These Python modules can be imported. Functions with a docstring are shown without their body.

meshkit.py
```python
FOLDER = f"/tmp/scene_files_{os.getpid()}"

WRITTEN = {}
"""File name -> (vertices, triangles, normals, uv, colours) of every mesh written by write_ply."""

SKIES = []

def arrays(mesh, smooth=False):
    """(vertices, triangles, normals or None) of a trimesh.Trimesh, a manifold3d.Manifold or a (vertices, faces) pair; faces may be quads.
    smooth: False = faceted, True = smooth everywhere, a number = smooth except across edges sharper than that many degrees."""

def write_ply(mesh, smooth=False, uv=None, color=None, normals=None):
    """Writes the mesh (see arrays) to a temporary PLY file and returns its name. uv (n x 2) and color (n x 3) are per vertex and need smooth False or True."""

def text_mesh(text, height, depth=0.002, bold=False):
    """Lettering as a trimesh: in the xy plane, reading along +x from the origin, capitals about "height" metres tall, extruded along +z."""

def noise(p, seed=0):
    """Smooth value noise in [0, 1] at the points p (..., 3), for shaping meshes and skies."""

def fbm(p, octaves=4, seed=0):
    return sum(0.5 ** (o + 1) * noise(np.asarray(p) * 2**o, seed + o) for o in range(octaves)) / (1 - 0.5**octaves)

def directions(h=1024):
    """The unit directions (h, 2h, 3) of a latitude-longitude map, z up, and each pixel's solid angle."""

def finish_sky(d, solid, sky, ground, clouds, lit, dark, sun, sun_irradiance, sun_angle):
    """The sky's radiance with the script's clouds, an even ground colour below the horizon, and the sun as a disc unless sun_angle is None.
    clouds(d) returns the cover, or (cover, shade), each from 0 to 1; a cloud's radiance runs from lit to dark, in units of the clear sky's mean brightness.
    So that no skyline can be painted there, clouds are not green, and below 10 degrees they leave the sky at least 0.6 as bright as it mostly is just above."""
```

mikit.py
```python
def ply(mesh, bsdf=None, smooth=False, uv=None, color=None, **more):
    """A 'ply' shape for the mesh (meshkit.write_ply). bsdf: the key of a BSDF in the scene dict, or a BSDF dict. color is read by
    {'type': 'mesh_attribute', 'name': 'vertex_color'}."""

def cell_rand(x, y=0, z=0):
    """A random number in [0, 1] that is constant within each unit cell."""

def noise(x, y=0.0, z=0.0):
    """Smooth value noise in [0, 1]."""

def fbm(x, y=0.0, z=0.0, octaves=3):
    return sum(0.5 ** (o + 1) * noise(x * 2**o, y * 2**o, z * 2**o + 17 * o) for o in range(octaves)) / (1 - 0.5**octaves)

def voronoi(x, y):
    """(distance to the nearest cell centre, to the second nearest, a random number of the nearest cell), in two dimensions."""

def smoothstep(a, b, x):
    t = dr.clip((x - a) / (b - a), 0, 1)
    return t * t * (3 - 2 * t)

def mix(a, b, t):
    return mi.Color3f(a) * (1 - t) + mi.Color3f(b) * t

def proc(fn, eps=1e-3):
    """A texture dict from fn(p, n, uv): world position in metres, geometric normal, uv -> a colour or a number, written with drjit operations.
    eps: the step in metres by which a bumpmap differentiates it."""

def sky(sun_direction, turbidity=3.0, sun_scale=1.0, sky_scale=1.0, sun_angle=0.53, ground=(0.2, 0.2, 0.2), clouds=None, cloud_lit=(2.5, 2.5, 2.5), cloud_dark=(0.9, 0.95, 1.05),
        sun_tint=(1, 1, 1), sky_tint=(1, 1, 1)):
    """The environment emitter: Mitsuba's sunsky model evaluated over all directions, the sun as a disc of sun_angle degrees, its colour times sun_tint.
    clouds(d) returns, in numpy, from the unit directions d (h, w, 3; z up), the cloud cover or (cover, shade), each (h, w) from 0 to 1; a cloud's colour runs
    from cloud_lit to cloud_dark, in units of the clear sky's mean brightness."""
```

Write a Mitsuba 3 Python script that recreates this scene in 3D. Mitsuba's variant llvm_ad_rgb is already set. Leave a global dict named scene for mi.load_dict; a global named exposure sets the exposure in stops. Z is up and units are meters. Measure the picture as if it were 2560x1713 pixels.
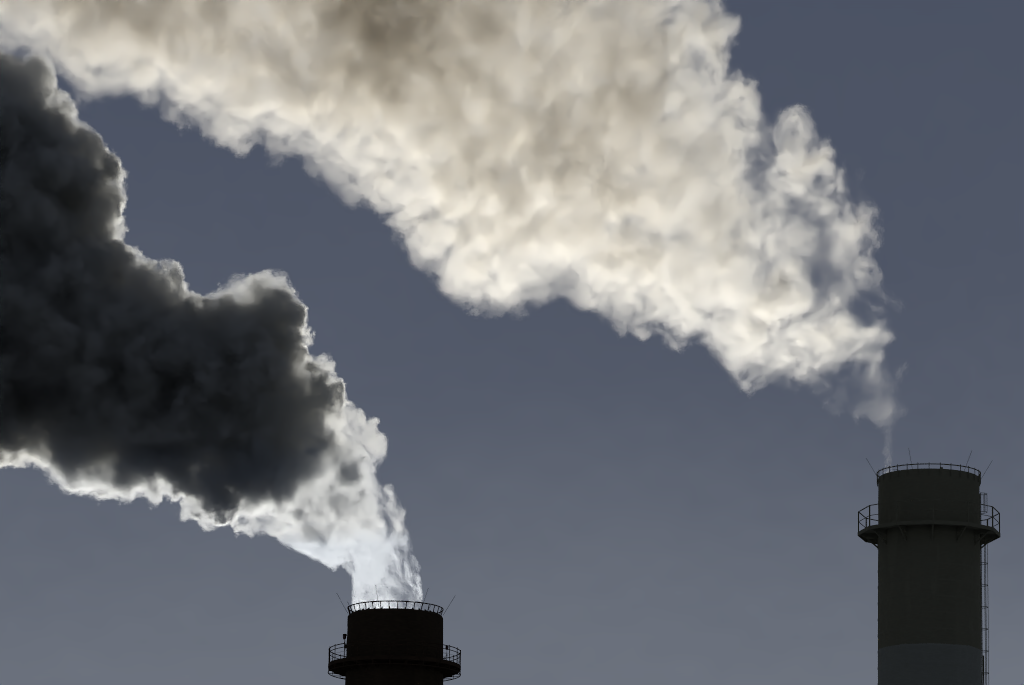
import math
import numpy as np, trimesh, shapely, drjit as dr, mitsuba as mi, mikit, meshkit
from scipy import ndimage

T = mi.ScalarTransform4f
scene, labels = {'type': 'scene'}, {}

# ------------------------------------------------------------------ camera, sky, exposure
PITCH = math.radians(12.5)
EYE = (0.0, 0.0, 1.7)
scene['camera'] = {'type': 'perspective', 'fov': 12.0, 'fov_axis': 'x', 'near_clip': 0.5, 'far_clip': 20000.0,
                   'to_world': T().look_at(origin=EYE, target=(0.0, math.cos(PITCH), 1.7 + math.sin(PITCH)), up=(-0.0145, 0.0, 1.0))}
SUN_AZ, SUN_EL = math.radians(-1.35), math.radians(5.0)     # low winter sun just below the frame, behind the left chimney
SUN = (math.sin(SUN_AZ) * math.cos(SUN_EL), math.cos(SUN_AZ) * math.cos(SUN_EL), math.sin(SUN_EL))


def veil(d):                                                  # thin even high haze that greys the blue and thickens towards the horizon
    el = np.degrees(np.arcsin(np.clip(d[..., 2], -1, 1)))
    streak = meshkit.fbm(d * [9.0, 9.0, 14.0], 3, 12) - 0.5
    fleck = meshkit.noise(d * 330.0, 3) - 0.5
    return np.ones_like(el), 0.5 + 0.5 * np.tanh((el - 10.0 + 4.0 * streak + 0.8 * fleck) / 4.0)


scene['sky'] = mikit.sky(SUN, turbidity=2.5, sun_scale=0.68, sky_scale=1.0, ground=(0.12, 0.12, 0.12), clouds=veil,
                         cloud_lit=(5.5, 6.1, 7.25), cloud_dark=(2.04, 2.48, 3.74), sun_tint=(1.0, 2.18, 15.2))
exposure = 0.0

# ------------------------------------------------------------------ ground
def entry(key, shape, label=None, category=None, group=None, kind=None):
    if shape is not None:
        scene[key] = shape
    info = {k: v for k, v in (('label', label), ('category', category), ('group', group), ('kind', kind)) if v}
    if info:
        labels[key] = info


def ground_tone(p, n, uv):
    return mikit.mix((0.42, 0.42, 0.41), (0.62, 0.62, 0.62), mikit.fbm(p.x * 0.05, p.y * 0.05, 0.0, 4))


scene['ground_dirt'] = {'type': 'twosided', 'bsdf': {'type': 'diffuse', 'reflectance': mikit.proc(ground_tone)}}
entry('ground', {'type': 'rectangle', 'to_world': T().scale([9000, 9000, 1]), 'bsdf': {'type': 'ref', 'id': 'ground_dirt'}},
      'flat pale ground the two chimneys stand on', 'ground', kind='structure')


# ------------------------------------------------------------------ materials of the chimneys
def masonry(dark, light, joint):
    """weathered brickwork: courses, soot runs and pale lime streaks"""
    def tone(p, n, uv):
        ang = uv.x * 6.2831853
        course = dr.floor(p.z / 0.075)
        brick = mikit.cell_rand(dr.floor(ang * 13.0 + 0.5 * (course - 2 * dr.floor(course / 2))), course, 3)
        line = mikit.smoothstep(0.0, 0.14, dr.minimum(p.z / 0.075 - course, 1 - (p.z / 0.075 - course)))
        stain = mikit.fbm(ang * 1.6, p.z * 0.13, 1.0, 4)
        run = mikit.smoothstep(0.62, 0.80, mikit.fbm(ang * 5.0, p.z * 0.22, 7.0, 3))
        c = mikit.mix(dark, light, dr.clip(0.25 + 0.75 * stain + 0.35 * (brick - 0.5), 0, 1))
        c = mikit.mix(c, mi.Color3f(*light) * 1.3, 0.3 * run)
        return mikit.mix(mi.Color3f(*joint), c, 0.4 + 0.6 * line)
    return tone


def brick_relief(p, n, uv):
    ang = uv.x * 6.2831853
    course = dr.floor(p.z / 0.075)
    u = ang * 13.0 + 0.5 * (course - 2 * dr.floor(course / 2))
    a, b = p.z / 0.075 - course, u - dr.floor(u)
    return mikit.smoothstep(0.0, 0.16, dr.minimum(a, 1 - a)) * mikit.smoothstep(0.0, 0.06, dr.minimum(b, 1 - b)) + 0.4 * mikit.fbm(ang * 30, p.z * 9, 0.0, 2)


def banded(tone_a, tone_b, z_edge):
    def tone(p, n, uv):
        ang = uv.x * 6.2831853
        edge = z_edge + 0.05 * (mikit.noise(ang * 9.0, 2.0) - 0.5) + 0.03 * (mikit.noise(ang * 60.0, 5.0) - 0.5)
        return dr.select(p.z > edge, tone_a(p, n, uv), tone_b(p, n, uv))
    return tone


def brickwork(tone):
    return {'type': 'bumpmap', 'scale': 0.008, 'arbitrary': mikit.proc(brick_relief, eps=0.004),
            'bsdf': {'type': 'principled', 'base_color': mikit.proc(tone), 'roughness': 0.95, 'specular': 0.08}}


def rusty(p, n, uv):
    return mikit.mix((0.020, 0.013, 0.008), (0.065, 0.040, 0.022), mikit.fbm(p.x * 3, p.y * 3, p.z * 3, 3))


def galvanised(p, n, uv):
    return mikit.mix((0.135, 0.127, 0.082), (0.185, 0.173, 0.113), mikit.fbm(p.x * 3, p.y * 3, p.z * 3, 3))


scene['sooty_iron'] = {'type': 'principled', 'base_color': mikit.proc(rusty), 'roughness': 0.9, 'specular': 0.06}
scene['weathered_iron'] = {'type': 'principled', 'base_color': mikit.proc(galvanised), 'roughness': 0.9, 'specular': 0.06}
scene['soot'] = {'type': 'diffuse', 'reflectance': {'type': 'rgb', 'value': [0.02, 0.018, 0.016]}}
scene['lamp_glass'] = {'type': 'principled', 'base_color': {'type': 'rgb', 'value': [0.05, 0.008, 0.006]}, 'roughness': 0.25, 'specular': 0.5}


# ------------------------------------------------------------------ mesh helpers
def tube(points, r, sides=8, closed=False):
    """a round bar along a polyline"""
    p = np.asarray(points, float)
    t = (np.roll(p, -1, 0) - np.roll(p, 1, 0)) if closed else np.gradient(p, axis=0)
    t /= np.linalg.norm(t, axis=1, keepdims=True)
    ref = np.where(np.abs(t[:, 2:]) < 0.9, [[0, 0, 1.0]], [[1.0, 0, 0]])
    if not closed and np.any(np.abs(t[:, 2]) >= 0.9):
        ref = np.tile([[1.0, 0.02, 0]], (len(p), 1)) if np.all(np.abs(t[:, 0]) < 0.95) else ref
    a = np.cross(t, ref)
    a /= np.linalg.norm(a, axis=1, keepdims=True)
    b = np.cross(t, a)
    k = np.arange(sides) * 2 * math.pi / sides
    v = p[:, None] + r * (np.cos(k)[None, :, None] * a[:, None] + np.sin(k)[None, :, None] * b[:, None])
    n = len(p)
    f = []
    for i in range(n if closed else n - 1):
        j = (i + 1) % n
        for s in range(sides):
            q = (s + 1) % sides
            f += [(i * sides + s, j * sides + s, j * sides + q), (i * sides + s, j * sides + q, i * sides + q)]
    v = v.reshape(-1, 3)
    if not closed:
        c = len(v)
        v = np.vstack([v, p[:1], p[-1:]])
        for s in range(sides):
            q = (s + 1) % sides
            f += [(c, s, q), (c + 1, (n - 1) * sides + q, (n - 1) * sides + s)]
    m = trimesh.Trimesh(v, f, process=False)
    if m.volume < 0:
        m.invert()
    return m


def lathe(profile, seg=96):
    """surface of revolution about z of a closed or open (r, z) profile, with uv running round it"""
    pr = np.asarray(profile, float)
    k = np.linspace(0, 2 * math.pi, seg + 1)
    v = np.stack([pr[None, :, 0] * np.cos(k)[:, None], pr[None, :, 0] * np.sin(k)[:, None], np.broadcast_to(pr[None, :, 1], (seg + 1, len(pr)))], -1).reshape(-1, 3)
    uv = np.stack([np.broadcast_to((k / (2 * math.pi))[:, None], (seg + 1, len(pr))), np.broadcast_to(pr[None, :, 1], (seg + 1, len(pr)))], -1).reshape(-1, 2)
    m = len(pr)
    f = []
    for i in range(seg):
        for j in range(m - 1):
            a, b = i * m + j, (i + 1) * m + j
            f += [(a, b, b + 1), (a, b + 1, a + 1)]
    return (v, np.array(f)), uv


def pol(r, deg, z):
    """a point at azimuth deg: 0 faces the camera, 90 is the right-hand side"""
    a = math.radians(deg)
    return np.array([r * math.sin(a), -r * math.cos(a), z])


def ring(r, z, tube_r, seg=96, sides=8):
    return tube([pol(r, a, z) for a in np.linspace(0, 360, seg, endpoint=False)], tube_r, sides, True)


def slab(poly_bottom, poly_top):
    """a prism-like solid between two equal-length loops"""
    n = len(poly_bottom)
    v = np.vstack([poly_bottom, poly_top])
    f = [(i, (i + 1) % n, n + (i + 1) % n) for i in range(n)] + [(i, n + (i + 1) % n, n + i) for i in range(n)]
    f += [(0, i + 1, i) for i in range(1, n - 1)] + [(n, n + i, n + i + 1) for i in range(1, n - 1)]
    m = trimesh.Trimesh(v, f, process=False)
    if m.volume < 0:
        m.invert()
    return m


def beam(a, b, w, h, side):
    """a flat bar from a to b: w across (along 'side'), h along the third direction"""
    a, b, side = np.asarray(a, float), np.asarray(b, float), np.asarray(side, float)
    t = (b - a) / np.linalg.norm(b - a)
    side = side - t * (side @ t)
    side /= np.linalg.norm(side)
    o = np.cross(t, side)
    loop = [side * w / 2 * s + o * h / 2 * q for s, q in ((1, 1), (-1, 1), (-1, -1), (1, -1))]
    return slab(np.array([a + l for l in loop]), np.array([b + l for l in loop]))


def annulus(r0, r1, z0, z1, seg=72, offset=0.0):
    prof = [(r0, z0), (r1, z0), (r1, z1), (r0, z1), (r0, z0)]
    (v, f), _ = lathe(prof, seg)
    c, s = math.cos(offset), math.sin(offset)
    v = np.stack([v[:, 0] * c - v[:, 1] * s, v[:, 0] * s + v[:, 1] * c, v[:, 2]], 1)
    return v, f


join = trimesh.util.concatenate


class Thing:
    """collects the parts of one thing under its key, each an entry of its own"""
    def __init__(self, key, at, label, category):
        self.key, self.at, self.count = key, T().translate(list(map(float, at))), {}
        labels[key] = {'label': label, 'category': category}

    def add(self, name, mesh, bsdf, parent=None, smooth=35, label=None, uv=None, kind=None):
        base = (parent or self.key) + '__' + name
        n = self.count[base] = self.count.get(base, -1) + 1
        key = base if n == 0 else '%s_%03d' % (base, n)
        scene[key] = mikit.ply(mesh, bsdf, smooth=smooth, uv=uv, to_world=self.at)
        info = {k: v for k, v in (('label', label), ('kind', kind)) if v}
        if info:
            labels[key] = info
        return key

    def put(self, name, path, bsdf, moves, parent=None, label=None):
        """several alike parts from one mesh"""
        for mv in moves:
            base = (parent or self.key) + '__' + name
            n = self.count[base] = self.count.get(base, -1) + 1
            scene[base if n == 0 else '%s_%03d' % (base, n)] = {**path, 'to_world': self.at @ mv, 'bsdf': {'type': 'ref', 'id': bsdf}}


def turn(deg):
    return T().rotate([0, 0, 1], deg)          # pol(r, deg) grows anticlockwise seen from above


# ------------------------------------------------------------------ left chimney: dark, round-shouldered, round platform with two warning lamps
def left_chimney(base, top):
    X, Y = base
    t = Thing('chimney', (X, Y, 0), 'near-black left chimney with round railed platform, pouring thick dark-cored steam', 'chimney')
    R = 2.88
    def rad(z):
        return R + 0.015 * (top - z)
    zs = [0.0] + list(np.linspace(1.0, top - 0.22, 60))
    prof = [(rad(z) + 0.012 * math.sin(z * 7.3) * (z > 1), z) for z in zs]
    prof += [(R - 0.02, top - 0.13), (R - 0.06, top - 0.06), (R - 0.13, top - 0.015), (R - 0.22, top), (R - 0.42, top), (R - 0.42, top - 12.0)]
    mesh, uv = lathe(prof, 128)
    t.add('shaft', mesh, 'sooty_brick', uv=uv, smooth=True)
    # crown railing: one round rail on short posts with gusset feet
    zr, rr = top + 0.40, R - 0.02
    rail = t.add('crown_rail', ring(rr, zr, 0.034), 'sooty_iron', smooth=True)
    post = join([tube([(0, -(R - 0.16), top - 0.04), (0, -rr, zr + 0.02)], 0.027, 6), slab(np.array([pol(R - 0.45, 0, top), pol(R - 0.20, 0, top), pol(R - 0.42, 0, top + 0.16)]) + [-0.012, 0, 0],
                 np.array([pol(R - 0.45, 0, top), pol(R - 0.20, 0, top), pol(R - 0.42, 0, top + 0.16)]) + [0.012, 0, 0])])
    p = mikit.ply(post, smooth=35)
    t.put('crown_post', p, 'sooty_iron', [turn(a) for a in np.arange(34) * 360 / 34 + 3.7], None)
    for a, k in ((-79, 1.0), (-18.5, 1.04), (33.5, 1.0), (83, 1.0), (203, 1.0), (236, 0.95), (-215, 0.95)):
        lean = math.radians(31)
        q = pol(rr + 0.02, a, zr - 0.42)
        d = pol(math.sin(lean), a, math.cos(lean)) * 1.42 * k
        t.add('lightning_rod', tube([q, q + d * 0.5, q + d], 0.0115, 6), 'sooty_iron')
    # platform
    zd, ro = top - 3.14, 3.99
    rin = rad(zd) + 0.004
    pf = t.key + '__platform'
    t.add('deck', annulus(rin, ro - 0.05, zd - 0.05, zd, 96), 'sooty_iron', pf, smooth=35)
    t.add('edge_beam', annulus(ro - 0.05, ro, zd - 0.13, zd + 0.10, 96), 'sooty_iron', pf, smooth=35)
    t.add('lower_ring', ring(ro - 0.01, zd - 0.40, 0.026), 'sooty_iron', pf, smooth=True)
    w = 0.03
    br = [pol(rin, 0, zd - 0.052), pol(ro - 0.06, 0, zd - 0.052), pol(ro - 0.10, 0, zd - 0.24), pol(rin + 0.42, 0, zd - 0.40), pol(rin, 0, zd - 0.46)]
    bracket = slab(np.array(br) - [w, 0, 0], np.array(br) + [w, 0, 0])
    bracket = join([bracket, tube([pol(ro - 0.02, 0, zd - 0.13), pol(ro - 0.02, 0, zd - 0.40)], 0.02, 6), tube([pol(ro - 0.02, 0, zd - 0.40), pol(rin, 0, zd - 0.46)], 0.02, 6)])
    t.put('bracket', mikit.ply(bracket, smooth=35), 'sooty_iron', [turn(a) for a in np.arange(24) * 15 - 3], pf)
    for h, r in ((0.98, 0.028), (0.76, 0.024)):
        t.add('rail', ring(ro - 0.03, zd + h, r), 'sooty_iron', pf, smooth=True)
    for h in (0.50, 0.27):
        t.add('wire', ring(ro - 0.03, zd + h, 0.008, sides=5), 'sooty_iron', pf, smooth=True)
    post = tube([pol(ro - 0.03, 0, zd - 0.05), pol(ro - 0.03, 0, zd + 0.5), pol(ro - 0.03, 0, zd + 1.06)], 0.026, 6)
    t.put('post', mikit.ply(post, smooth=35), 'sooty_iron', [turn(a) for a in np.arange(24) * 15 - 3], pf)
    # aviation warning lamps
    def lamp(parent, c, s):
        prof = [(0.0, 0.0), (0.075, 0.0), (0.085, 0.04), (0.10, 0.06), (0.11, 0.16), (0.095, 0.24), (0.05, 0.285), (0.0, 0.30)]
        (v, f), _ = lathe(prof, 20)
        return v * s + c, f
    c = pol(rad(top - 1.6) + 0.16, -95, top - 1.46)
    k = t.key + '__warning_lamp'
    t.add('lens', lamp(k, c, 0.95), 'lamp_glass', k, smooth=40)
    (v, f), _ = lathe([(0, 0.24), (0.14, 0.24), (0.12, 0.33), (0.0, 0.36)], 20)
    t.add('hood', (v * 0.95 + c + [0.02, 0, 0], f), 'sooty_iron', k, smooth=40)
    t.add('bracket', join([tube([c + [0, 0, 0.02], c + [0, 0, -0.20], c + [0.05, 0, -0.42]], 0.02, 6), tube([c + [0.02, 0, -0.10], c + [0.25, 0, -0.10]], 0.02, 6),
                           trimesh.creation.box((0.16, 0.16, 0.24), trimesh.transformations.translation_matrix(c + [0.07, 0, -0.42])),
                           tube([c + [0.10, 0, -0.54], c + [0.10, 0, -0.66], c + [0.2, 0, -0.72]], 0.02, 6)]), 'sooty_iron', k)
    c = pol(rin + 0.22, 97, zd + 1.16)
    k = t.key + '__warning_lamp_001'
    t.add('lens', lamp(k, c, 0.88), 'lamp_glass', k, smooth=40)
    t.add('bracket', join([tube([c + [0, 0, 0.02], c + [0, 0, -0.25], c + [0, 0, -1.14]], 0.014, 6), trimesh.creation.box((0.07, 0.07, 0.13), trimesh.transformations.translation_matrix(c + [0, 0, -0.34])),
                           tube([c + [-0.05, 0, -0.35], c + [-0.1, 0, -0.5], c + [-0.02, 0, -0.62]], 0.01, 5), tube([c + [0, 0, -0.2], c + [-0.25, 0, -0.2]], 0.012, 5)]), 'sooty_iron', k)


# ------------------------------------------------------------------ right chimney: paler, banded, twelve-sided platform, caged ladder
def right_chimney(base, top):
    X, Y = base
    t = Thing('chimney_001', (X, Y, 0), 'tall grey chimney with paler lower band and caged ladder, at the right', 'chimney')
    R = 3.29
    def rad(z):
        return R + 0.0035 * (top - z)
    zs = [0.0] + list(np.linspace(1.0, top - 0.10, 80))
    prof = [(rad(z) + 0.006 * math.sin(z * 5.1) * (z > 1), z) for z in zs]
    prof += [(R - 0.02, top - 0.03), (R - 0.08, top), (R - 0.40, top), (R - 0.40, top - 12.0)]
    mesh, uv = lathe(prof, 128)
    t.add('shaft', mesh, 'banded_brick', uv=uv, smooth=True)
    for i in range(14):
        z = top - 6.2 - i * 1.06
        if z > 38:
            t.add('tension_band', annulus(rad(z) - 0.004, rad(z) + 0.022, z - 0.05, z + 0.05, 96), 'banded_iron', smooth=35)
    zr, rr = top + 0.27, R + 0.07
    t.add('crown_rail', ring(rr, zr, 0.036), 'weathered_iron', smooth=True)
    post = join([tube([pol(rr, 0, top - 0.46), pol(rr, 0, top), pol(rr, 0, zr + 0.10)], 0.027, 6), tube([pol(R - 0.02, 0, top - 0.40), pol(rr, 0, top - 0.40)], 0.022, 6)])
    t.put('crown_post', mikit.ply(post, smooth=35), 'weathered_iron', [turn(a) for a in np.arange(29) * 360 / 29 - 4.6])
    t.add('cable', tube([pol(R - 0.1, -52, top + 0.16), pol(R - 0.1, -46, top + 0.09), pol(R - 0.15, -42, top + 0.01)], 0.012, 5), 'weathered_iron')
    t.add('junction_box', trimesh.creation.box((0.16, 0.12, 0.12), trimesh.transformations.translation_matrix(pol(R - 0.2, 10.5, top + 0.06))), 'weathered_iron', smooth=False)
    for a, k in ((-84, 1.0), (-23, 1.03), (37, 1.02), (86, 1.0), (147, 1.0), (208, 1.0)):
        lean = math.radians(31)
        q = pol(rr + 0.03, a, zr - 0.35)
        d = pol(math.sin(lean), a, math.cos(lean)) * 1.46 * k
        t.add('lightning_rod', tube([q, q + d * 0.5, q + d], 0.0125, 6), 'weathered_iron')
    # twelve-sided platform
    zd, ro, off = top - 3.66, 4.60, -1.5
    pf = t.key + '__platform'
    ang = np.arange(12) * 30 + off
    rin = rad(zd) + 0.004
    for a in ang:
        i0, i1, o0, o1 = pol(rin, a, 0), pol(rin, a + 30, 0), pol(ro, a, 0), pol(ro, a + 30, 0)
        quad = np.array([i0, o0, o1, i1])
        t.add('deck_plate', slab(quad + [0, 0, zd - 0.06], quad + [0, 0, zd]), 'weathered_iron', pf, smooth=False)
        mid = (pol(ro, a, zd - 0.10) + pol(ro, a + 30, zd - 0.10)) / 2
        e0, e1 = pol(ro + 0.01, a, zd - 0.10), pol(ro + 0.01, a + 30, zd - 0.10)
        t.add('edge_beam', beam(e0, e1, 0.06, 0.24, mid * [1, 1, 0]), 'weathered_iron', pf, smooth=False)
        g = [pol(rin, a, zd - 0.062), pol(ro - 0.05, a, zd - 0.062), pol(ro - 0.05, a, zd - 0.20), pol(rin, a, zd - 0.42)]
        s = pol(0.035, a + 90, 0)
        t.add('bracket', join([slab(np.array(g) - s, np.array(g) + s), beam(pol(ro - 0.35, a, zd - 0.22), pol(rin - 0.02, a, zd - 1.02), 0.09, 0.09, pol(1, a + 90, 0)),
                               beam(pol(rin + 0.02, a, zd - 0.38), pol(rin + 0.02, a, zd - 1.10), 0.10, 0.05, pol(1, a + 90, 0))]), 'weathered_iron', pf, smooth=False)
        h = 1.36
        t.add('post', beam(pol(ro - 0.02, a, zd - 0.2), pol(ro - 0.02, a, zd + h), 0.065, 0.065, pol(1, a, 0)), 'weathered_iron', pf, smooth=False)
        t.add('rail', beam(pol(ro - 0.02, a, zd + h), pol(ro - 0.02, a + 30, zd + h), 0.05, 0.05, [0, 0, 1]), 'weathered_iron', pf, smooth=False)
        t.add('mid_rail', beam(pol(ro - 0.02, a, zd + 0.70), pol(ro - 0.02, a + 30, zd + 0.70), 0.035, 0.035, [0, 0, 1]), 'weathered_iron', pf, smooth=False)
    # ladder with safety cage on the right-hand side
    la = t.key + '__ladder'
    az = 91.0
    u, w = pol(1, az, 0), pol(1, az + 90, 0)
    def P(out, side, z):
        return u * (rad(z) + out) + w * side + [0, 0, z]
    z0, z1 = 3.0, top - 0.95
    for s in (-0.26, 0.26):
        t.add('stile', beam(P(0.06, s, z0), P(0.06, s, z1), 0.05, 0.03, u), 'weathered_iron', la, smooth=False)
    rung = mikit.ply(tube([w * -0.25, w * 0.25], 0.014, 6), smooth=35)
    zz = np.arange(z1 - 0.3, 38.0, -0.30)
    t.put('rung', rung, 'weathered_iron', [T().translate(list(map(float, P(0.06, 0, z)))) for z in zz], la)
    t.add('rung', join([tube([P(0.06, -0.25, z), P(0.06, 0.25, z)], 0.014, 5) for z in np.arange(3.3, zz[-1] - 0.15, 0.30)]), 'weathered_iron', la, kind='stuff')
    def hoop(z):
        pts = [P(0.02, -0.33, z)] + [P(0.14 + 0.36 * math.cos(b), 0.34 * math.sin(b), z) for b in np.radians(np.linspace(-90, 90, 15))] + [P(0.02, 0.33, z)]
        return tube(pts, 0.020, 6)
    step = 1.44
    hz = [top - 1.0, top - 1.06 - 1.16] + [zd - 0.50 - i * step for i in range(30) if zd - 0.50 - i * step > 4]
    for i, z in enumerate(hz):
        t.add('cage_hoop', hoop(z), 'weathered_iron', la, smooth=True)
    for b, r in ((0, 0.018), (58, 0.022), (-58, 0.022)):
        c, s = 0.14 + 0.36 * math.cos(math.radians(b)), 0.34 * math.sin(math.radians(b))
        t.add('cage_bar', join([tube([P(c, s, hz[0]), P(c, s, hz[1])], r, 6), tube([P(c, s, zd - 0.3), P(c, s, hz[-1])], r, 6)]), 'weathered_iron', la)
    t.add('conduit', tube([P(0.20, 0.30, 30.0), P(0.20, 0.30, top - 11.6)], 0.04, 8), 'weathered_iron')
    t.add('conduit_clip', beam(P(0.0, 0.30, top - 12.2), P(0.20, 0.30, top - 12.2), 0.04, 0.04, [0, 0, 1]), 'weathered_iron', smooth=False)


LEFT, LEFT_TOP = (-6.77, 290.0), 49.05
RIGHT, RIGHT_TOP = (27.31, 312.0), 62.24
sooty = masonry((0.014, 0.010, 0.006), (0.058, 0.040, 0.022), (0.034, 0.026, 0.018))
upper = masonry((0.138, 0.130, 0.082), (0.182, 0.170, 0.110), (0.138, 0.130, 0.084))  # own grey of the shaft, lifted to stand in for slightly hazy air
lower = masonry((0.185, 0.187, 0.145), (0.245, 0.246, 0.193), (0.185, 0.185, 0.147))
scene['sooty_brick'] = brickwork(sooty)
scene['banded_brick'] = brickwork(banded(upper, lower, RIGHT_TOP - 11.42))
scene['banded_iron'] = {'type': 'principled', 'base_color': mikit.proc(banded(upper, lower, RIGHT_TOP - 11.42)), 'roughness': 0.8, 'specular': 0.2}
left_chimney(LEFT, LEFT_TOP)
right_chimney(RIGHT, RIGHT_TOP)

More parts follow.
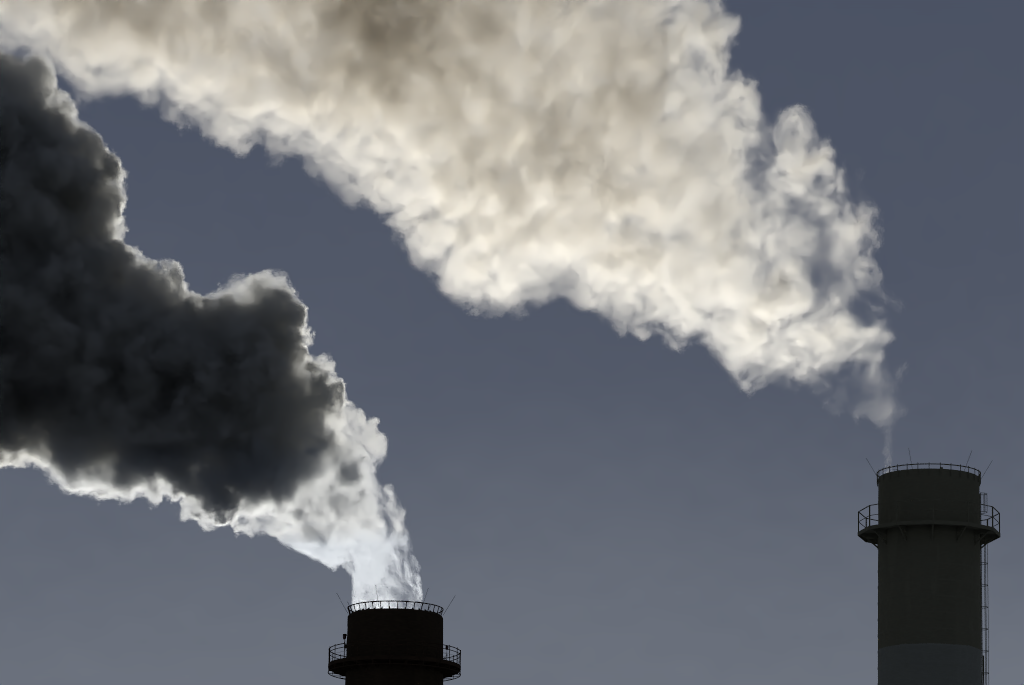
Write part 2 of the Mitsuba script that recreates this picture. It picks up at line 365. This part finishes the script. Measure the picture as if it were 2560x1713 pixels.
# ------------------------------------------------------------------ steam: two plumes of droplets drifting left and a little away
# Each plume is a density field. Its side view (x, z in metres, in the upright sheet through its axis) is given by an outline, and every point of the
# sheet gets a half-depth from the plume's local radius, so that its cross-section is round; noise in 3-D then breaks the surface and the inside up.
LEFT_OUTLINE = [-43.91,93.01, -36.83,87.54, -32.59,85.45, -32.14,85.35, -31.76,85.02, -31.16,84.92, -30.80,85.09, -30.20,85.09, -29.83,84.99,
    -29.52,84.60, -29.28,84.14, -29.19,83.76, -28.96,83.45, -28.73,83.13, -28.35,82.74, -28.04,82.50, -27.91,82.19, -27.72,81.66, -27.59,81.21,
    -27.66,80.84, -27.46,80.53, -27.26,80.37, -27.15,79.99, -26.70,79.82, -26.48,79.84, -26.18,79.62, -25.88,79.33, -25.65,79.10, -25.59,78.73,
    -25.41,78.42, -25.11,78.18, -24.79,78.20, -24.66,77.87, -24.62,77.57, -24.49,77.27, -24.63,76.90, -24.73,76.54, -24.46,76.30, -24.38,76.01,
    -24.58,75.57, -24.65,75.28, -24.49,74.83, -24.52,74.39, -24.32,74.01, -24.27,73.57, -24.36,73.13, -24.06,72.83, -23.61,72.37, -23.38,71.99,
    -22.93,71.68, -22.57,71.51, -21.98,71.31, -21.54,71.17, -21.18,71.16, -20.74,70.99, -20.40,70.69, -20.33,70.32, -20.37,69.81, -20.19,69.58,
    -19.83,69.49, -19.63,69.20, -19.63,69.08, -19.32,69.21, -19.04,69.46, -18.68,69.62, -18.33,69.87, -17.98,70.14, -17.48,70.27, -16.83,70.28,
    -16.26,70.21, -15.91,70.42, -15.54,70.33, -15.19,70.49, -14.76,70.48, -14.40,70.35, -14.11,70.05, -13.95,69.61, -13.66,69.30, -13.30,69.07,
    -13.12,68.77, -13.00,68.41, -12.82,68.04, -12.77,67.67, -12.93,67.19, -13.00,66.83, -12.61,66.63, -12.31,66.37, -12.30,66.13, -12.54,65.96,
    -12.69,65.72, -12.46,65.41, -12.46,65.22, -12.09,65.03, -11.61,64.89, -11.13,64.56, -10.82,64.25, -10.75,63.94, -10.57,63.57, -10.32,63.20,
    -10.16,62.83, -10.25,62.59, -10.18,62.23, -9.88,62.10, -9.52,61.90, -9.15,61.65, -8.97,61.34, -8.90,60.92, -8.84,60.67, -8.54,60.78, -8.36,60.74,
    -8.18,60.35, -7.87,59.98, -7.63,59.61, -7.53,59.00, -7.73,58.53, -7.96,58.30, -7.83,57.82, -7.58,57.33, -7.28,57.20, -6.92,56.89, -6.82,56.47,
    -6.65,55.92, -6.54,55.56, -6.36,55.32, -6.41,54.67, -6.16,54.18, -6.06,53.82, -5.85,53.34, -5.85,52.98, -5.66,52.38, -5.36,51.96, -5.41,51.55,
    -5.28,51.13, -5.21,50.48, -5.16,49.65, -5.15,48.94, -9.33,49.05, -9.35,49.76, -9.44,50.35, -9.40,50.83, -9.46,51.19, -9.41,51.42, -9.65,51.79,
    -9.83,52.03, -9.96,52.39, -10.32,52.40, -10.54,52.02, -10.84,52.12, -11.14,52.36, -11.56,52.49, -12.04,52.75, -12.41,53.00, -12.89,53.19,
    -13.13,53.38, -13.49,53.45, -13.67,53.69, -14.15,53.82, -14.10,54.18, -14.46,54.19, -15.06,54.27, -15.66,54.35, -16.26,54.37, -16.74,54.50,
    -16.89,54.87, -17.05,55.05, -17.71,55.07, -18.19,55.03, -18.68,55.10, -19.16,55.36, -19.41,55.67, -19.49,56.15, -19.89,55.62, -20.02,55.75,
    -19.97,56.11, -19.80,56.52, -19.99,56.89, -20.35,56.84, -20.77,56.61, -21.07,56.68, -21.26,56.87, -21.49,56.52, -21.85,56.41, -22.15,56.48,
    -22.41,56.79, -22.65,56.92, -23.08,56.93, -23.44,56.78, -23.81,56.95, -24.29,56.91, -24.77,56.86, -25.51,56.95, -25.88,57.20, -26.19,57.39,
    -26.62,57.47, -27.24,57.61, -27.74,57.87, -27.99,58.12, -28.06,58.37, -28.61,58.39, -28.99,58.76, -29.12,59.01, -29.07,59.26, -29.38,59.45,
    -29.76,59.65, -30.12,59.54, -30.62,59.61, -31.23,59.63, -31.60,59.53, -35.43,59.82, -42.41,60.57]
LEFT_AXIS = [(-6.9,48.5,2.07), (-7.0,49.8,2.10), (-7.4,52.5,2.56), (-8.3,55.4,3.18), (-10.4,59.2,4.89), (-15.1,62.6,6.63), (-21.0,65.9,8.39),
    (-27.9,68.9,10.43), (-36.0,72.6,11.75), (-43.1,76.1,12.58)]
RIGHT_OUTLINE = [-49.13,98.96, -41.05,98.04, -36.55,95.78, -35.54,95.62, -34.70,95.64, -34.03,95.42, -33.33,94.69, -32.63,93.89, -31.40,91.95,
    -30.74,92.07, -30.08,92.19, -29.26,92.38, -28.43,92.24, -27.10,91.81, -26.10,91.40, -24.95,91.49, -24.60,90.80, -24.01,90.26, -23.75,89.74,
    -23.09,89.61, -22.12,89.79, -21.61,89.09, -20.95,88.72, -19.98,88.65, -19.31,87.94, -18.58,88.06, -18.11,88.52, -17.13,88.29, -17.34,86.99,
    -16.92,86.38, -16.43,86.27, -16.13,86.90, -15.49,87.19, -14.70,87.46, -14.42,86.13, -14.00,85.12, -13.19,84.91, -12.54,84.37, -11.89,83.84,
    -10.93,83.62, -9.97,83.07, -9.17,82.77, -7.90,82.77, -7.59,83.07, -7.89,82.28, -8.52,81.76, -8.18,81.01, -8.41,80.46, -7.86,80.34, -7.37,79.83,
    -6.97,79.16, -6.10,78.95, -5.47,78.75, -4.83,78.23, -4.97,77.43, -4.65,76.77, -4.01,76.09, -3.38,75.74, -2.75,75.38, -1.97,75.50, -1.03,75.12,
    0.05,75.14, 0.66,75.50, 1.28,75.78, 1.90,75.75, 2.82,76.01, 3.18,76.15, 3.96,75.47, 4.74,74.95, 5.66,74.58, 5.82,73.93, 6.59,73.89, 7.36,73.06,
    7.81,73.51, 8.88,73.13, 9.33,73.58, 10.09,73.38, 10.09,73.45, 10.50,72.69, 10.57,72.20, 11.04,71.62, 11.40,71.67, 11.63,72.38, 12.45,72.58,
    13.04,72.06, 13.63,71.30, 14.22,70.54, 14.80,69.90, 15.27,69.15, 15.86,68.57, 16.32,68.85, 16.67,68.71, 17.02,69.18, 17.83,69.25, 18.30,68.75,
    18.88,68.48, 19.45,68.69, 20.03,68.41, 20.61,68.08, 20.95,67.04, 21.53,66.89, 21.99,67.35, 22.45,66.85, 22.74,65.99, 22.96,66.70, 23.37,66.56,
    23.82,65.94, 24.45,65.43, 24.56,64.83, 24.45,64.24, 24.56,63.28, 24.56,62.57, 24.98,62.55, 24.98,63.26, 24.90,64.22, 24.96,65.05, 25.31,65.99,
    25.88,66.55, 25.99,66.91, 25.54,67.65, 25.66,68.96, 25.77,69.79, 25.32,69.70, 24.86,69.96, 24.52,70.46, 24.75,70.81, 24.06,71.33, 24.63,71.54,
    25.21,71.74, 24.87,72.37, 24.64,73.22, 24.18,73.61, 23.26,73.79, 23.03,74.65, 23.72,75.09, 24.18,74.82, 24.87,74.05, 25.90,73.45, 25.21,74.28,
    24.30,75.30, 24.18,76.03, 23.72,77.03, 24.19,77.97, 24.07,78.83, 23.61,79.59, 23.50,80.45, 23.89,79.60, 23.44,80.73, 22.85,81.87, 23.15,83.11,
    22.40,81.90, 21.65,83.37, 21.51,81.96, 20.61,85.33, 20.31,84.72, 19.55,86.52, 18.80,87.52, 17.74,87.44, 16.84,87.03, 16.23,88.67, 16.07,89.63,
    15.31,89.85, 15.01,90.35, 14.25,90.41, 14.09,90.90, 14.32,91.53, 13.78,92.21, 13.77,93.01, 14.46,93.61, 14.30,94.58, 13.76,95.59, 13.44,97.47,
    12.08,100.98, 5.55,105.82, -11.23,114.06, -28.63,119.92, -50.35,125.16]
RIGHT_AXIS = [(24.8,62.5,0.37), (24.8,64.9,0.42), (24.7,66.0,0.79), (24.5,67.3,1.97), (23.7,69.8,3.42), (21.4,73.7,5.41), (17.7,77.7,7.15),
    (11.1,82.8,9.34), (2.5,88.4,11.03), (-8.0,94.3,11.96), (-20.5,100.2,12.39), (-37.0,107.2,13.15), (-49.7,112.3,13.59)]
LEFT_CLUMPS = [(-24.8, 59.2, 1.49, 0.35), (-11.7, 64.2, 1.84, 0.40), (-10.4, 61.0, 2.08, 0.45), (-9.8, 57.7, 2.08, 0.50), (-12.5, 56.6, 1.72, 0.55),
    (-30.7, 83.7, 2.36, 0.22), (-16.1, 69.3, 1.97, 0.30), (-20.7, 69.5, 1.23, 0.30), (-26.3, 74.2, 1.49, 0.50), (-14.0, 55.4, 1.23, 0.60), (-11.3,
    62.2, 0.93, 3.00), (-12.2, 58.2, 1.03, 3.20), (-10.9, 59.2, 0.73, 2.50), (-14.0, 57.2, 0.98, 2.50), (-11.6, 65.5, 0.78, 2.60), (-9.6, 57.9, 0.68,
    2.60), (-15.5, 57.6, 0.74, 2.00)]
RIGHT_CLUMPS = [(-10.1, 95.5, 4.22, 2.90), (-5.5, 93.9, 2.98, 1.25), (-29.1, 99.2, 4.72, 2.10), (-12.3, 84.9, 3.14, 0.45), (-16.2, 86.9, 1.64, 0.90),
    (-35.4, 96.3, 2.37, 0.30), (-29.2, 92.9, 1.67, 0.40), (-7.8, 82.7, 1.63, 0.90), (23.8, 68.0, 1.58, 0.20), (19.1, 79.8, 2.17, 0.12), (20.9, 77.9,
    1.45, 0.25), (21.3, 76.0, 1.45, 0.20), (23.6, 74.4, 1.32, 0.20), (23.2, 83.1, 0.90, 0.04), (15.1, 86.4, 1.06, 1.80), (15.3, 86.2, 1.33, 0.40),
    (17.1, 84.9, 1.59, 0.40), (15.8, 82.0, 1.33, 0.30), (13.8, 72.8, 3.72, 1.40), (21.6, 67.7, 2.38, 0.50)]


def side_view(outline, axis, clumps, x0, x1, z0, z1, step):
    """distance to the outline (positive inside), local radius distance along the axis and clump factor, each (nz, nx)"""
    xs, zs = np.arange(x0, x1, step), np.arange(z0, z1, step)
    gx, gz = np.meshgrid(xs, zs)
    poly = shapely.Polygon(np.reshape(outline, (-1, 2))).buffer(0)
    inside = shapely.contains_xy(poly, gx, gz)
    d = (ndimage.distance_transform_edt(inside) - ndimage.distance_transform_edt(~inside)) * step
    ax = np.array(axis)
    best, rad, along, run = np.full(gx.shape, 1e9), np.zeros(gx.shape), np.zeros(gx.shape), 0.0
    for a, b in zip(ax[:-1], ax[1:]):
        ab = b[:2] - a[:2]
        L = np.hypot(*ab)
        t = np.clip(((gx - a[0]) * ab[0] + (gz - a[1]) * ab[1]) / L ** 2, 0, 1)
        dist = np.hypot(gx - a[0] - t * ab[0], gz - a[1] - t * ab[1])
        near = dist < best
        best, rad, along = np.where(near, dist, best), np.where(near, a[2] + t * (b[2] - a[2]), rad), np.where(near, run + t * L, along)
        run += L
    rad, along = ndimage.gaussian_filter(rad, 0.8 / step), ndimage.gaussian_filter(along, 0.8 / step)
    thick = np.ones(gx.shape)
    for cx, cz, cr, factor in clumps:
        thick *= factor ** np.exp(-((gx - cx) ** 2 + (gz - cz) ** 2) / cr ** 2)
    return xs, zs, d, np.maximum(rad, 0.25), along, thick


def swirl(x, y, z, seed=0.0):
    """gradient noise, about -0.7 to 0.7"""
    p = [mi.Float(x) + 31.7 * seed, mi.Float(y) + 17.3 * seed, mi.Float(z) + 7.9 * seed]
    i = [dr.floor(v) for v in p]
    f = [v - c for v, c in zip(p, i)]
    t = [v * v * v * (v * (v * 6 - 15) + 10) for v in f]

    def corner(a, b, c):
        h = mikit.cell_rand(i[0] + a, i[1] + b, i[2] + c)
        h2, h3 = h * 251.0, h * 63001.0
        return (2 * h - 1) * (f[0] - a) + (2 * (h2 - dr.floor(h2)) - 1) * (f[1] - b) + (2 * (h3 - dr.floor(h3)) - 1) * (f[2] - c)

    def edge(b, c):
        return dr.lerp(corner(0, b, c), corner(1, b, c), t[0])
    return dr.lerp(dr.lerp(edge(0, 0), edge(1, 0), t[1]), dr.lerp(edge(0, 1), edge(1, 1), t[1]), t[2])


def octaves_of(x, y, z, f, n):
    """the point in n octaves, each turned against the last so that no lattice shows"""
    x, y, z = x * f, y * f, z * f
    for o in range(n):
        yield o, x, y, z
        x, y, z = 2.03 * (0.80 * x - 0.60 * z), 2.03 * (0.36 * x + 0.80 * y + 0.48 * z), 2.03 * (0.48 * x - 0.60 * y + 0.64 * z)


def vfbm(x, y, z, f, seed, n, gain=0.5):
    """cloudy noise, about 0 to 1, mean 0.5"""
    return 0.5 + 0.85 * sum(gain ** o * swirl(a, b, c, seed + 3 * o) for o, a, b, c in octaves_of(x, y, z, f, n)) / sum(gain ** (2 * o) for o in range(n)) ** 0.5


def ridge(x, y, z, f, seed, n, gain=0.55):
    """folded sheets: near 1 on the sheets"""
    return sum(gain ** o * (1 - 2.2 * dr.minimum(dr.abs(swirl(a, b, c, seed + 7 * o)), 0.4545)) for o, a, b, c in octaves_of(x, y, z, f, n)) / sum(gain ** o for o in range(n))


def field(density, maps, depth, step):
    """evaluates density(x, w, z, distance, radius, along, clump) on a slab's grid; w is the depth from the plume's upright sheet"""
    xs, zs = maps[0], maps[1]
    ws = np.arange(-depth, depth, step)
    out = np.zeros((len(zs), len(ws), len(xs)), np.float32)
    gw, gx = np.meshgrid(ws, xs, indexing='ij')
    rows = max(1, 3_000_000 // gx.size)
    for k in range(0, len(zs), rows):
        sel = slice(k, min(k + rows, len(zs)))
        n = sel.stop - sel.start
        d, rad = maps[2][sel][:, None, :], maps[3][sel][:, None, :]
        core = rad - np.sqrt((rad - np.minimum(d, rad)) ** 2 + gw[None] ** 2)
        i = np.nonzero(((d > -1.2) & (core > -1.6)).ravel())[0]
        if not len(i):
            continue
        pick = lambda a: mi.Float(np.ascontiguousarray(np.broadcast_to(a, (n,) + gx.shape).ravel()[i].astype(np.float32)))
        v = density(pick(gx[None]), pick(gw[None]), pick(zs[sel][:, None, None]), *[pick(m[sel][:, None, :]) for m in maps[2:]])
        flat = np.zeros(n * gx.size, np.float32)
        flat[i] = np.array(v)
        out[sel] = flat.reshape((n,) + gx.shape)
    return out, ws


def hull(occ, cell, origin):
    """a closed skin just outside the occupied cells (surface nets); occ is (z, w, x)"""
    occ = np.pad(ndimage.binary_dilation(np.pad(occ, 2), iterations=1), 2)
    val = ndimage.gaussian_filter(occ.astype(np.float32), 0.7) - 0.28
    on = val > 0
    corners = [on[a:on.shape[0] - 1 + a, b:on.shape[1] - 1 + b, e:on.shape[2] - 1 + e] for a in (0, 1) for b in (0, 1) for e in (0, 1)]
    s = sum(q.astype(int) for q in corners)
    mixed = (s > 0) & (s < 8)
    idx = np.full(mixed.shape, -1)
    idx[mixed] = np.arange(mixed.sum())
    cells_ = np.argwhere(mixed)
    pos, cnt = np.zeros((len(cells_), 3)), np.zeros(len(cells_))
    for axis in range(3):
        for b in (0, 1):
            for e in (0, 1):
                o0, o1 = np.insert([b, e], axis, 0), np.insert([b, e], axis, 1)
                v0, v1 = val[tuple((cells_ + o0).T)], val[tuple((cells_ + o1).T)]
                cross = (v0 > 0) != (v1 > 0)
                tt = np.where(cross, -v0 / np.where(cross, v1 - v0, 1), 0)
                p = cells_ + o0 + tt[:, None] * (o1 - o0)
                pos[cross] += p[cross]
                cnt[cross] += 1
    pos /= cnt[:, None]
    faces = []
    for axis in range(3):
        a0, a1 = [slice(None)] * 3, [slice(None)] * 3
        a0[axis], a1[axis] = slice(0, -1), slice(1, None)
        x, y = on[tuple(a0)], on[tuple(a1)]
        for up in (True, False):
            q = np.argwhere((x & ~y) if up else (~x & y))
            quad = np.stack([idx[tuple((q + np.insert(k, axis, 0)).T)] for k in ((-1, -1), (0, -1), (0, 0), (-1, 0))], 1)
            faces.append(quad[:, ::-1] if (axis == 1) == up else quad)
    quad = np.vstack(faces)
    f = np.vstack([quad[:, [0, 1, 2]], quad[:, [0, 2, 3]]])
    pos = (pos - 4 + 0.5) * cell
    m = trimesh.Trimesh(origin + pos[:, ::-1], f, process=False)
    if m.volume < 0:
        m.invert()
    return m


def plume(key, density, outline, axis, clumps, foot, skew, phase, label, cut_axis, cuts, slabs):
    """One plume, whose density is stored in slabs so that each has the voxel size it needs: slabs = (box x0, x1, z0, z1, half-depth, voxel, albedo), parted by
    the planes 'cuts' along cut_axis. The skin is cut by the same planes, and a shared face leads from one slab's air to the next."""
    place = np.array([[1, 0, 0, 0], [-skew, 1, 0, foot[1] + skew * foot[0]], [0, 0, 1, 0], [0, 0, 0, 1.0]])   # y = foot_y + skew * (foot_x - x) + w
    box = np.array([s[:4] for s in slabs])
    cell, origin = 0.5, np.array([box[:, 0].min(), -max(s[4] for s in slabs), box[:, 2].min()]) - 0.5
    top = np.array([box[:, 1].max(), max(s[4] for s in slabs), box[:, 3].max()]) + 0.5
    occ = np.zeros(np.ceil((top - origin) / cell).astype(int)[::-1] + 1, bool)
    for n, (x0, x1, z0, z1, depth, step, albedo) in enumerate(slabs):
        m, up = 4 * step, 1.0 if cut_axis == 0 else 3.0          # a slab's density reaches past its cut
        maps = side_view(outline, axis, clumps, x0 - (1.0 if cut_axis == 0 else m), x1 + (1.0 if cut_axis == 0 else m), z0 - m, z1 + (up if cut_axis == 2 else m), step)
        xs, zs = maps[0], maps[1]
        rho, ws = field(density, maps, depth, step)
        rho[0], rho[-1], rho[:, 0], rho[:, -1], rho[:, :, 0], rho[:, :, -1] = 0, 0, 0, 0, 0, 0
        grid = place @ np.array([[step * len(xs), 0, 0, xs[0] - step / 2], [0, step * len(ws), 0, ws[0] - step / 2], [0, 0, step * len(zs), zs[0] - step / 2], [0, 0, 0, 1.0]])
        scene['%s_air_%03d' % (key, n + 1)] = {
            'type': 'heterogeneous', 'albedo': {'type': 'rgb', 'value': albedo}, 'scale': 1.0, 'phase': phase,
            'sigma_t': {'type': 'gridvolume', 'grid': mi.VolumeGrid(np.ascontiguousarray(rho[..., None])), 'to_world': T(grid), 'filter_type': 'trilinear', 'wrap_mode': 'clamp', 'raw': True}}
        full = np.argwhere(rho > 1e-3)
        where = np.floor((np.stack([zs[full[:, 0]], ws[full[:, 1]], xs[full[:, 2]]], 1) - origin[::-1]) / cell).astype(int)
        occ[tuple(np.clip(where, 0, np.array(occ.shape) - 1).T)] = True
        if DEBUG:
            print(key, n, rho.shape, rho.max(), (rho > 0).mean(), rho[rho > 0].mean())
    skin = hull(occ, cell, origin)

    def put(mesh, inner, outer=None):
        v = np.asarray(mesh.vertices) @ place[:3, :3].T + place[:3, 3]
        more = {'interior': {'type': 'ref', 'id': '%s_air_%03d' % (key, inner + 1)}}
        if outer is not None:
            more['exterior'] = {'type': 'ref', 'id': '%s_air_%03d' % (key, outer + 1)}
        put.n += 1
        scene['%s__%03d' % (key, put.n)] = mikit.ply((v, np.asarray(mesh.faces)), {'type': 'null'}, smooth=False, **more)
    put.n = 0
    way = np.eye(3)[cut_axis]
    rest = skin
    for k, c in enumerate(cuts):
        side = rest.slice_plane(way * c, -way)
        cross = rest.section(way, way * c)
        flat, back = cross.to_2D()
        inset = shapely.union_all(flat.polygons_full).buffer(-0.12)        # not touching the skin, so that no ray slips past both at once
        for poly in getattr(inset, 'geoms', [inset]):
            v2, f2 = trimesh.creation.triangulate_polygon(poly, engine='earcut')
            v3 = np.column_stack([v2, np.zeros(len(v2)), np.ones(len(v2))]) @ back.T
            face = trimesh.Trimesh(v3[:, :3], f2, process=False)
            if face.face_normals[:, cut_axis].sum() < 0:
                face.invert()
            put(face, k, k + 1)
        put(side, k)
        rest = rest.slice_plane(way * c, way)
    put(rest, len(cuts))
    labels[key] = {'label': label, 'category': 'steam', 'kind': 'stuff'}


def droplets(g1, g2, w):
    return {'type': 'blendphase', 'weight': w, 'p0': {'type': 'hg', 'g': g1}, 'p1': {'type': 'hg', 'g': g2}}


def sstep(a, b, x):
    t = dr.clip((x - a) / (b - a), 0, 1)
    return t * t * (3 - 2 * t)


def cells(x, y, z, f, seed):
    """distance to the nearest of one random point per cell: round lobes with sharp creases between them"""
    x, y, z = x * f + 13.7 * seed, y * f + 5.1 * seed, z * f + 9.3 * seed
    i, j, k = dr.floor(x), dr.floor(y), dr.floor(z)
    best = mi.Float(9)
    for a in (-1, 0, 1):
        for b in (-1, 0, 1):
            for c in (-1, 0, 1):
                u, v, w = i + a, j + b, k + c
                h = mikit.cell_rand(u, v, w)
                h2 = dr.abs(h * 7919.0 - dr.floor(h * 7919.0))
                h3 = dr.abs(h * 104729.0 * 0.1 - dr.floor(h * 104729.0 * 0.1))
                best = dr.minimum(best, dr.square(u + h - x) + dr.square(v + h2 - y) + dr.square(w + h3 - z))
    return dr.sqrt(best)


def puffs(x, y, z, f, seed, octaves, gain=0.55):
    """heaped rounded puffs in [0, 1]"""
    return sum(gain ** o * (1 - dr.minimum(cells(x, y, z, f * 2.25 ** o, seed + 2 * o), 1.0)) for o in range(octaves)) / sum(gain ** o for o in range(octaves))


def thick_steam(x, w, z, d, rad, along, clump):
    wx, ww, wz = (vfbm(x, w, z, 0.5, k, 3) - 0.5 for k in (1, 4, 2))
    core = rad - dr.sqrt(dr.square(rad - dr.minimum(d, rad)) + dr.square(w))
    core = dr.select(d < 0, dr.minimum(core, d), core)
    core = dr.select(core < 0, 1.7 * core, core)
    size = dr.clip(rad / 7.0, 0.22, 1.0)
    px, pw, pz = x + 0.8 * wx, w + 0.8 * ww, z + 0.8 * wz
    q = puffs(px, 0.7 * pw, pz, 0.42, 3, 4, 0.6)
    s = core + size * (2.0 * (vfbm(x, w, z, 0.16, 3, 2) - 0.5) * sstep(0.0, 3.0, dr.abs(w)) + LEFT_LUMP * (q - 0.46)) + 0.55 * (puffs(px + 3.0, 0.7 * pw, pz, 1.4, 19, 3, 0.7) - 0.46)
    below = sstep(0.0, 5.0, 59.2 + 0.52 * (-10.4 - x) - z)        # the underside is the more ragged, the top the denser
    rim = dr.lerp(LEFT_RIM * 2.0, LEFT_RIM, below)
    big = vfbm(px, 0.4 * pw, pz, 0.30, 17, 4, 0.7)
    bold = sstep(0.25, 0.72, big)
    deep = sstep(0.3, 2.0 + 1.2 * below, s + 2.2 * (big - 0.5))
    grain = sstep(0.33, 0.62, puffs(px + 9.0, 0.3 * pw, pz, 0.6, 11, 4, 0.85))
    patch = sstep(0.40, 0.62, vfbm(px, 0.35 * pw, pz, 0.42, 37, 4, 0.75))
    rim = rim * dr.lerp(1.0, 0.35 + 3.0 * patch, 1 - sstep(17.0, 23.0, along))
    mass = sstep(0.0, 0.12, s) * dr.lerp(rim * (0.08 + 2.2 * grain * grain + 0.3 * grain) * (0.15 + 1.6 * bold), LEFT_CORE * (0.6 + 0.8 * bold) * (0.22 + 0.78 * sstep(10.0, 25.0, along)), deep) * clump
    # just above the mouth and along the upwind edge the steam hangs in thin folded sheets, mostly in the skin of the stream
    up = z - 49.8
    width = dr.maximum(2.5 - 0.09 * up, 0.9)
    lee = sstep(-width, -0.6 * width, x + 5.3 + 0.12 * up + 0.017 * up * up + 1.2 * wx) * (1 - sstep(58.0, 65.0, z))
    run = x + 0.45 * up
    sheet = ridge(run + 1.0 * wx, 0.5 * w + 1.0 * ww, 0.5 * z + 0.8 * wz, 0.62, 21, 5, 0.72)
    thread = dr.clip((sheet - 0.64) * 11.0, 0.0, 3.2)
    veil = sstep(0.25, 0.75, vfbm(run, 0.4 * w, 0.55 * z, 0.9, 33, 5, 0.8))
    skin = sstep(-0.05, 0.15, s) * (0.25 + 0.75 * (1 - sstep(0.2, 1.3, s)))
    column = LEFT_MOUTH * skin * dr.lerp(0.08 + 1.25 * veil + 0.6 * thread, 0.01 + thread * (0.06 + 0.85 * veil), lee)
    return dr.lerp(dr.minimum(mass, 3.6), column, dr.maximum(1 - sstep(4.0, 13.0, along), lee))


def thin_steam(x, w, z, d, rad, along, clump):
    wx, ww, wz = (vfbm(x, w, z, 0.22, k, 4) - 0.5 for k in (41, 43, 42))
    core = rad - dr.sqrt(dr.square(rad - dr.minimum(d, rad)) + dr.square(w))
    core = dr.select(d < 0, dr.minimum(core, d), core)
    core = dr.select(core < 0, 1.7 * core, core)
    size = dr.clip(rad / 8.0, 0.06, 1.0)
    px, pw, pz = x + 1.6 * wx, w + 1.6 * ww, z + 1.6 * wz
    q = puffs(px, 0.7 * pw, pz, 0.26, 3, 4, 0.62)
    s = core + size * RIGHT_LUMP * (q - 0.46)
    lee = x - (25.0 - 0.41 * (z - 64.0))                        # metres outside the plume's upwind edge
    frayed = sstep(-1.5 - 11.0 * (1 - sstep(78.0, 92.0, z)), 0.0, lee)
    frayed = dr.maximum(frayed, 1 - sstep(4.0, 10.0, along))
    big = sstep(0.15, 0.85, vfbm(px, 0.6 * pw, pz, 0.15, 57, 5, 0.7))
    grain = sstep(0.32, 0.62, puffs(px + 9.0, 0.55 * pw, pz, 0.48, 11, 4, 0.85))
    mass = sstep(-0.05, 0.5, s) * (0.30 + 0.70 * sstep(0.0, 3.0, s)) * (0.03 + 3.0 * grain * grain) * (0.6 + 0.8 * big)
    sheet = ridge(x + 2.2 * wx, 0.6 * w + 2.2 * ww, z + 2.2 * wz, 0.28, 61, 6, 0.72)
    veil = sstep(0.3, 0.75, vfbm(px, 0.5 * w, pz, 0.3, 71, 5, 0.65))
    strands = sstep(-0.5, 0.6, s) * dr.clip((sheet - 0.60) * 10.0, 0.0, 3.5) * (0.04 + 1.65 * veil)
    rho = dr.lerp(mass, strands * 1.5, frayed) * (0.22 + 0.78 * sstep(2.0, 16.0, along))
    stem = (1 - sstep(3.5, 6.5, along)) * sstep(-0.1, 0.3, core + 0.5 * (q - 0.46)) * (0.10 + 0.45 * veil)
    return dr.minimum(dr.maximum(rho * clump, stem) * RIGHT_SIGMA, 0.8)


DEBUG = False
LEFT_CORE, LEFT_RIM, LEFT_MOUTH, LEFT_LUMP = 3.0, 0.42, 0.31, 3.6
RIGHT_SIGMA, RIGHT_LUMP = 0.125, 5.0
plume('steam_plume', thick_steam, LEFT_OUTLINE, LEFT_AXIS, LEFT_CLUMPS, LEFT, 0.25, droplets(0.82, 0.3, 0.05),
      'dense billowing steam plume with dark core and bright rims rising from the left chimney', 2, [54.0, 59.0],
      [(-16.0, -3.0, 48.4, 54.0, 5.5, 0.06, [0.872, 0.912, 0.965]),  # bluish albedo at the mouth stands in for the corona colour near the sun
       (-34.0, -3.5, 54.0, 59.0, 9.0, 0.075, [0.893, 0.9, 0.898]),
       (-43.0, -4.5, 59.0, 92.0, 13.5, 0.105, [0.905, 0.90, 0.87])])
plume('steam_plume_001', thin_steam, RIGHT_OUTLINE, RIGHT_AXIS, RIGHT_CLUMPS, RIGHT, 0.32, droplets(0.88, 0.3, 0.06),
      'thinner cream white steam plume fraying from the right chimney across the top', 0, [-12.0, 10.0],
      [(-48.0, -12.0, 78.0, 120.0, 15.0, 0.18, [1.0, 0.965, 0.90]),  # cream albedo of these slabs stands in for the warm light, droplets being white
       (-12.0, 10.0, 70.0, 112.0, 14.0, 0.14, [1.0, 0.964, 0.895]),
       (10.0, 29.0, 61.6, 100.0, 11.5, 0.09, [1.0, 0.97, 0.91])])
